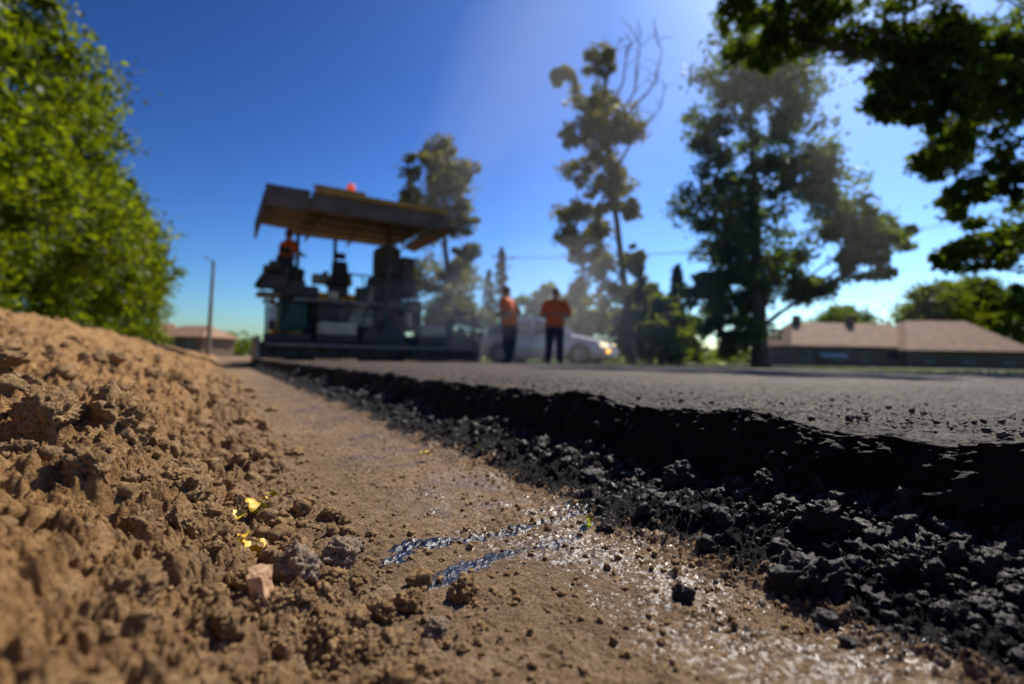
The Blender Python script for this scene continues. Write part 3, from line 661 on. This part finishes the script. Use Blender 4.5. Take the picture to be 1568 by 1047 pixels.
    for q in bm.verts: q.co=(q.co.x*.083,q.co.y*.104-.004,q.co.z*.129+.002)
    bm_obj('hair',bm,[HAIR],hd_,True)
    for s in (-1,1):
        for nm,p_,sc_,mm in (('ear',(s*.078,-.005,-.005),(.012,.022,.032),SKIN),('eye',(s*.03,.088,.012),(.012,.008,.008),WH)):
            bm=bmesh.new(); bmesh.ops.create_uvsphere(bm,u_segments=10,v_segments=8,radius=1); bmesh.ops.scale(bm,vec=sc_,verts=bm.verts); o_=bm_obj(nm,bm,[mm],hd_,True); o_.location=p_
    return e
stand=dict(kL=(-.12,.02,.50),aL=(-.14,-.02,.10),kR=(.12,.0,.50),aR=(.13,.04,.10))
yaw=math.radians(-30)
p=place(-.05,11.6)
worker('construction_worker',p,yaw+math.radians(65),dict(L=((-.34,.02,1.16),(-.16,.26,1.08)),R=((.38,-.08,1.17),(.22,.14,1.02)),lean=.08,head=(-.35,0,.2),**stand),z=TH)
p=place(.97,11.7)
worker('construction_worker',p,yaw+math.radians(-15),dict(L=((-.33,.05,1.14),(-.14,.28,1.10)),R=((.33,.05,1.14),(.14,.29,1.12)),lean=.07,head=(-.35,0,0),**stand),z=TH)
worker('machine_operator',(.78+.62,11.5+2.15),math.radians(-70),dict(L=((-.33,.10,1.18),(-.22,.33,1.15)),R=((.33,.10,1.18),(.22,.33,1.15)),lean=.05,head=(-.2,0,0),**stand),z=1.58)
# ------------------------------------------------------------ car
CARP=simple('car_paint',(.60,.64,.66),.22,.2,.05,1,spec=.6); GLS=simple('car_glass',(.02,.03,.035),.08,0,.1,1,spec=.8); HL=simple('head_lamp_sun_glint',(1,.8,.5),.2,0,.05,1,emit=1.5); AMB=simple('indicator_amber_sun_glint',(1,.45,.05),.3,0,.05,1,emit=3); TYRE=RB  # emission on head lamps and indicators stands in for reflected sun
def car(name,loc,rotz):
    e=empty(name,(loc[0],loc[1],Hp(*loc)),rotz)
    st=[(-2.08,.42,.62,.60,.70,.55),(-2.02,.28,.78,.80,.86,.70),(-1.85,.22,.84,.90,1.05,.66),(-1.5,.20,.86,.93,1.36,.60),(-1.1,.20,.87,.93,1.45,.60),(-.4,.20,.87,.92,1.48,.60),(.15,.20,.87,.92,1.44,.60),(.55,.20,.86,.92,1.22,.62),(.95,.20,.86,.90,.95,.70),(1.35,.22,.84,.84,.88,.66),(1.75,.24,.80,.76,.79,.60),(2.0,.28,.72,.64,.68,.5),(2.10,.38,.58,.52,.56,.45)]
    V=[]
    for x,bz,w,belt,roof,rw in st:
        half=[(0,bz),(w*.9,bz),(w,bz+.12),(w+.01,(bz+belt)/2),(w*.97,belt),(rw+.03,roof-.06),(rw*.7,roof-.005),(0,roof+.01)]
        V+=[(x,-yy_,z_) for yy_,z_ in half]+[(x,yy_,z_) for yy_,z_ in half[::-1][1:-1]]
    n=14; F=[];mi=[]
    for i in range(len(st)-1):
        for k in range(n):
            F.append((i*n+k,(i+1)*n+k,(i+1)*n+(k+1)%n,i*n+(k+1)%n))
            xm=(st[i][0]+st[i+1][0])/2; g=0
            if k in (4,9) and -1.7<xm<.9: g=1
            if k in (5,6,7,8) and (.15<xm<.95 or xm<-1.55 and xm>-1.9): g=1
            mi.append(g)
    np_mesh('body',V,F,[CARP,GLS],True,mi=mi,parent=e)
    box('front_bumper',e,1.98,2.16,-.62,.62,.25,.52,CARP,.05); box('rear_bumper',e,-2.14,-1.98,-.66,.66,.28,.6,CARP,.05); box('grille',e,2.10,2.17,-.35,.35,.53,.62,DK,.02)
    for s in (-1,1):
        box('headlight',e,1.80,2.06,s*.62-.13,s*.62+.13,.56,.70,HL,.05); box('indicator',e,2.0,2.15,s*.58-.08,s*.58+.08,.40,.50,AMB,.03); box('mirror',e,.55,.70,s*.95-.08,s*.95+.08,.92,1.05,CARP,.04)
        box('door_line',e,-.26,-.245,s*.868-.02,s*.868+.02,.3,.88,DK,.002); box('pillar',e,-.30,-.20,s*.77-.12,s*.77+.12,.9,1.42,CARP,.02,taper=(1,1,0,-s*.2))
        for x in (-1.3,1.28):
            rod('wheel_arch',e,(x,s*.60,.34),(x,s*.885,.34),.37,DK,24); rod('tyre',e,(x,s*.66,.31),(x,s*.90,.31),.31,TYRE,24); rod('hub',e,(x,s*.88,.31),(x,s*.915,.31),.19,ST,12)
    return e
p=place(1.15,16.5); car('parked_car',p,yaw+math.radians(-22))
# ------------------------------------------------------------ poles, wires
WOOD=simple('pole_grey',(.25,.22,.19),.85,0,.3,5)
def pole(name,p,h,arm=False):
    e=empty(name,(p[0],p[1],Hp(*p)))
    rod('shaft',e,(0,0,-.2),(0.12,0,h),.13,WOOD,10,.08)
    if arm:
        rod('crossarm',e,(-.9,.2,h-.5),(.9,-.2,h-.5),.05,WOOD,6); rod('crossarm',e,(-.7,.2,h-1.1),(.7,-.2,h-1.1),.05,WOOD,6)
        for k in (-.8,0,.8): rod('insulator',e,(k,-.2*k,h-.45),(k,-.2*k,h-.25),.05,WH,8)
    else: rod('bracket',e,(.1,0,h-.1),(-.4,.1,h+.25),.04,WOOD,6)
    return e
pole('utility_pole',place(-17.8,30),5.6); pole('utility_pole',place(-.8,40),8.6,True); pole('utility_pole',place(30,24),9.,True)
WIRE=simple('wire',(.03,.03,.03),.6)
def wire(a,b,sag):
    V,F=tube([Vector(a).lerp(Vector(b),t)-Vector((0,0,sag*4*t*(1-t))) for t in [i/24 for i in range(25)]],[.016]*25,5); np_mesh('power_line',V,F,[WIRE])
a3=place(-.8,40);b3=place(30,24)
for k,hz in ((0,8.3),(.8,8.3)): wire((a3[0]+k,a3[1],hz),(b3[0]+k,b3[1],8.7),.9)
# ------------------------------------------------------------ buildings
WALL=simple('plaster_wall',(.20,.14,.09),.9,0,.25,2); ROOF=simple('roof_sheet',(.36,.20,.11),.8,0,.35,1.5); BRK=simple('chimney_brick',(.22,.12,.08),.9); WIN=simple('window_glass',(.04,.05,.06),.1)
def house(name,p,rotz,w,d,eave,ridge,chim=(),sign=False):
    e=empty(name,(p[0],p[1],0),rotz)
    box('walls',e,-w/2,w/2,-d/2,d/2,-.1,eave,WALL,.02)
    bm=bmesh.new(); o=.5; hw=w/2+o;hd=d/2+o
    v=[bm.verts.new(c) for c in ((-hw,-hd,eave),(hw,-hd,eave),(hw,hd,eave),(-hw,hd,eave),(-hw+.6*hd,0,ridge),(hw-.6*hd,0,ridge))]
    for f in ((0,1,5,4),(2,3,4,5),(1,2,5),(3,0,4),(3,2,1,0)): bm.faces.new([v[i] for i in f])
    bm_obj('roof',bm,[ROOF],e); box('fascia',e,-hw,hw,-hd-.03,-hd+.02,eave-.14,eave-.005,WALL,.01)
    n=int(w//3)
    for i in range(n):
        x=-w/2+(i+.5)*w/n; box('window',e,x-.5,x+.5,-d/2-.04,-d/2+.02,.8,eave-.4,WIN,.01); box('window_frame',e,x-.58,x+.58,-d/2-.07,-d/2-.045,.7,.79,WH,.005)
    if sign: box('white_shutter',e,-w/4-1.4,-w/4+1.4,-d/2-.75,-d/2-.70,.9,1.6,WH,.01,rot=(-.9,0,0))
    for cx in chim: box('chimney',e,cx-.35,cx+.35,-.3,.3,ridge-1,ridge+.7,BRK,.03)
    return e
house('long_house',place(36,56),yaw+.05,15,7,2.2,4.9,(-5,1.0),True)
house('gable_house',place(45.5,55),yaw-.1,11,9,1.9,5.2)
house('small_house',place(-46,66),yaw+.3,7,6,2.4,4.2)
p=place(-37,60); house('small_house',p,yaw-.2,6,5,2.2,3.6)
# ------------------------------------------------------------ steam rising off the hot mat
def steam_mat(name,dens):
    m=bpy.data.materials.new(name); m.use_nodes=True; nt=m.node_tree; nt.nodes.clear()
    o=nt.nodes.new('ShaderNodeOutputMaterial'); s=nt.nodes.new('ShaderNodeVolumeScatter'); s.inputs['Color'].default_value=(1,.99,.98,1)
    s.inputs['Density'].default_value=dens; s.inputs['Anisotropy'].default_value=.4; L(nt,s.outputs[0],o.inputs['Volume']); return m
SM1=steam_mat('steam_low',.030); SM2=steam_mat('steam_thin',.0055); SM3=steam_mat('steam_plume',.0075)
se=empty('steam',(0,0,0))
def puff(x,y,z,rx,ry,rz,m,seed,tilt=0,lv=(1.,.76,.5)):
    for k,kk in enumerate(lv):
        bm=bmesh.new(); bmesh.ops.create_icosphere(bm,subdivisions=4,radius=1)
        for v in bm.verts:
            p=v.co.copy(); r=1+.14*mnoise.noise(p*1.2+Vector((seed,k*3,0)))
            v.co=Vector((p.x*rx,p.y*ry,p.z*rz))*r*kk
        o_=bm_obj('puff',bm,[m],se,True); o_.location=(x,y,z); o_.rotation_euler=(0,tilt,yaw)
for (la,ah,z,rx,ry,rz,m,s,t) in ((-1.4,11.8,.9,3.2,1.4,1.2,SM1,1,0),(.8,13.4,1.6,4.6,1.7,2.0,SM1,2,0),
    (-.3,15.5,7.5,2.4,2.6,7.5,SM3,6,.32),(6.2,14.6,5.0,6.4,2.6,7.0,SM2,8,.1)):
    x,y=place(la,ah); puff(x,y,z,rx,ry,rz,m,s,t)
# ------------------------------------------------------------ world, sun, camera
EL=math.radians(48); AZ=math.radians(66)
w=bpy.data.worlds.new('World'); sc.world=w; w.use_nodes=True; nt=w.node_tree; bg=nt.nodes['Background']
sk=nt.nodes.new('ShaderNodeTexSky'); sk.sky_type='NISHITA'; sk.sun_disc=False; sk.sun_elevation=EL; sk.sun_rotation=AZ
sk.air_density=1.0; sk.dust_density=.9; sk.ozone_density=3.0; sk.altitude=100
WS=.13
def vm(op,a,b):
    n=nt.nodes.new('ShaderNodeVectorMath'); n.operation=op; L(nt,a,n.inputs[0])
    n.inputs[1].default_value=b; return n.outputs[0]
s1=vm('MULTIPLY',sk.outputs[0],(WS*.92,WS*1.0,WS*1.04))
gm=nt.nodes.new('ShaderNodeGamma'); gm.inputs[1].default_value=2.15; L(nt,s1,gm.inputs[0])
s2=vm('MULTIPLY',gm.outputs[0],(1.25/WS,1.22/WS,1.2/WS))
L(nt,s2,bg.inputs[0]); bg.inputs[1].default_value=WS
S=Vector((math.sin(AZ)*math.cos(EL),math.cos(AZ)*math.cos(EL),math.sin(EL)))
ld=bpy.data.lights.new('sun','SUN'); ld.energy=5; ld.angle=math.radians(.5); ld.color=(1,.92,.80)
lo=bpy.data.objects.new('sun',ld); lo.rotation_euler=S.to_track_quat('Z','Y').to_euler(); lo.location=(20,10,30); COL.objects.link(lo)
cd=bpy.data.cameras.new('camera'); co=bpy.data.objects.new('camera',cd); COL.objects.link(co)
cd.lens=18; cd.sensor_width=36; cd.clip_start=.01; cd.clip_end=3000
M=Matrix.Rotation(yaw,4,'Z')@Matrix.Rotation(math.radians(92),4,'X')@Matrix.Rotation(math.radians(1.0),4,'Z')
co.matrix_world=Matrix.Translation((0,0,H_CAM))@M
cd.dof.use_dof=True; cd.dof.focus_distance=.60; cd.dof.aperture_fstop=2.7
sc.camera=co
sc.view_settings.view_transform='Standard'; sc.view_settings.look='None'; sc.view_settings.exposure=0
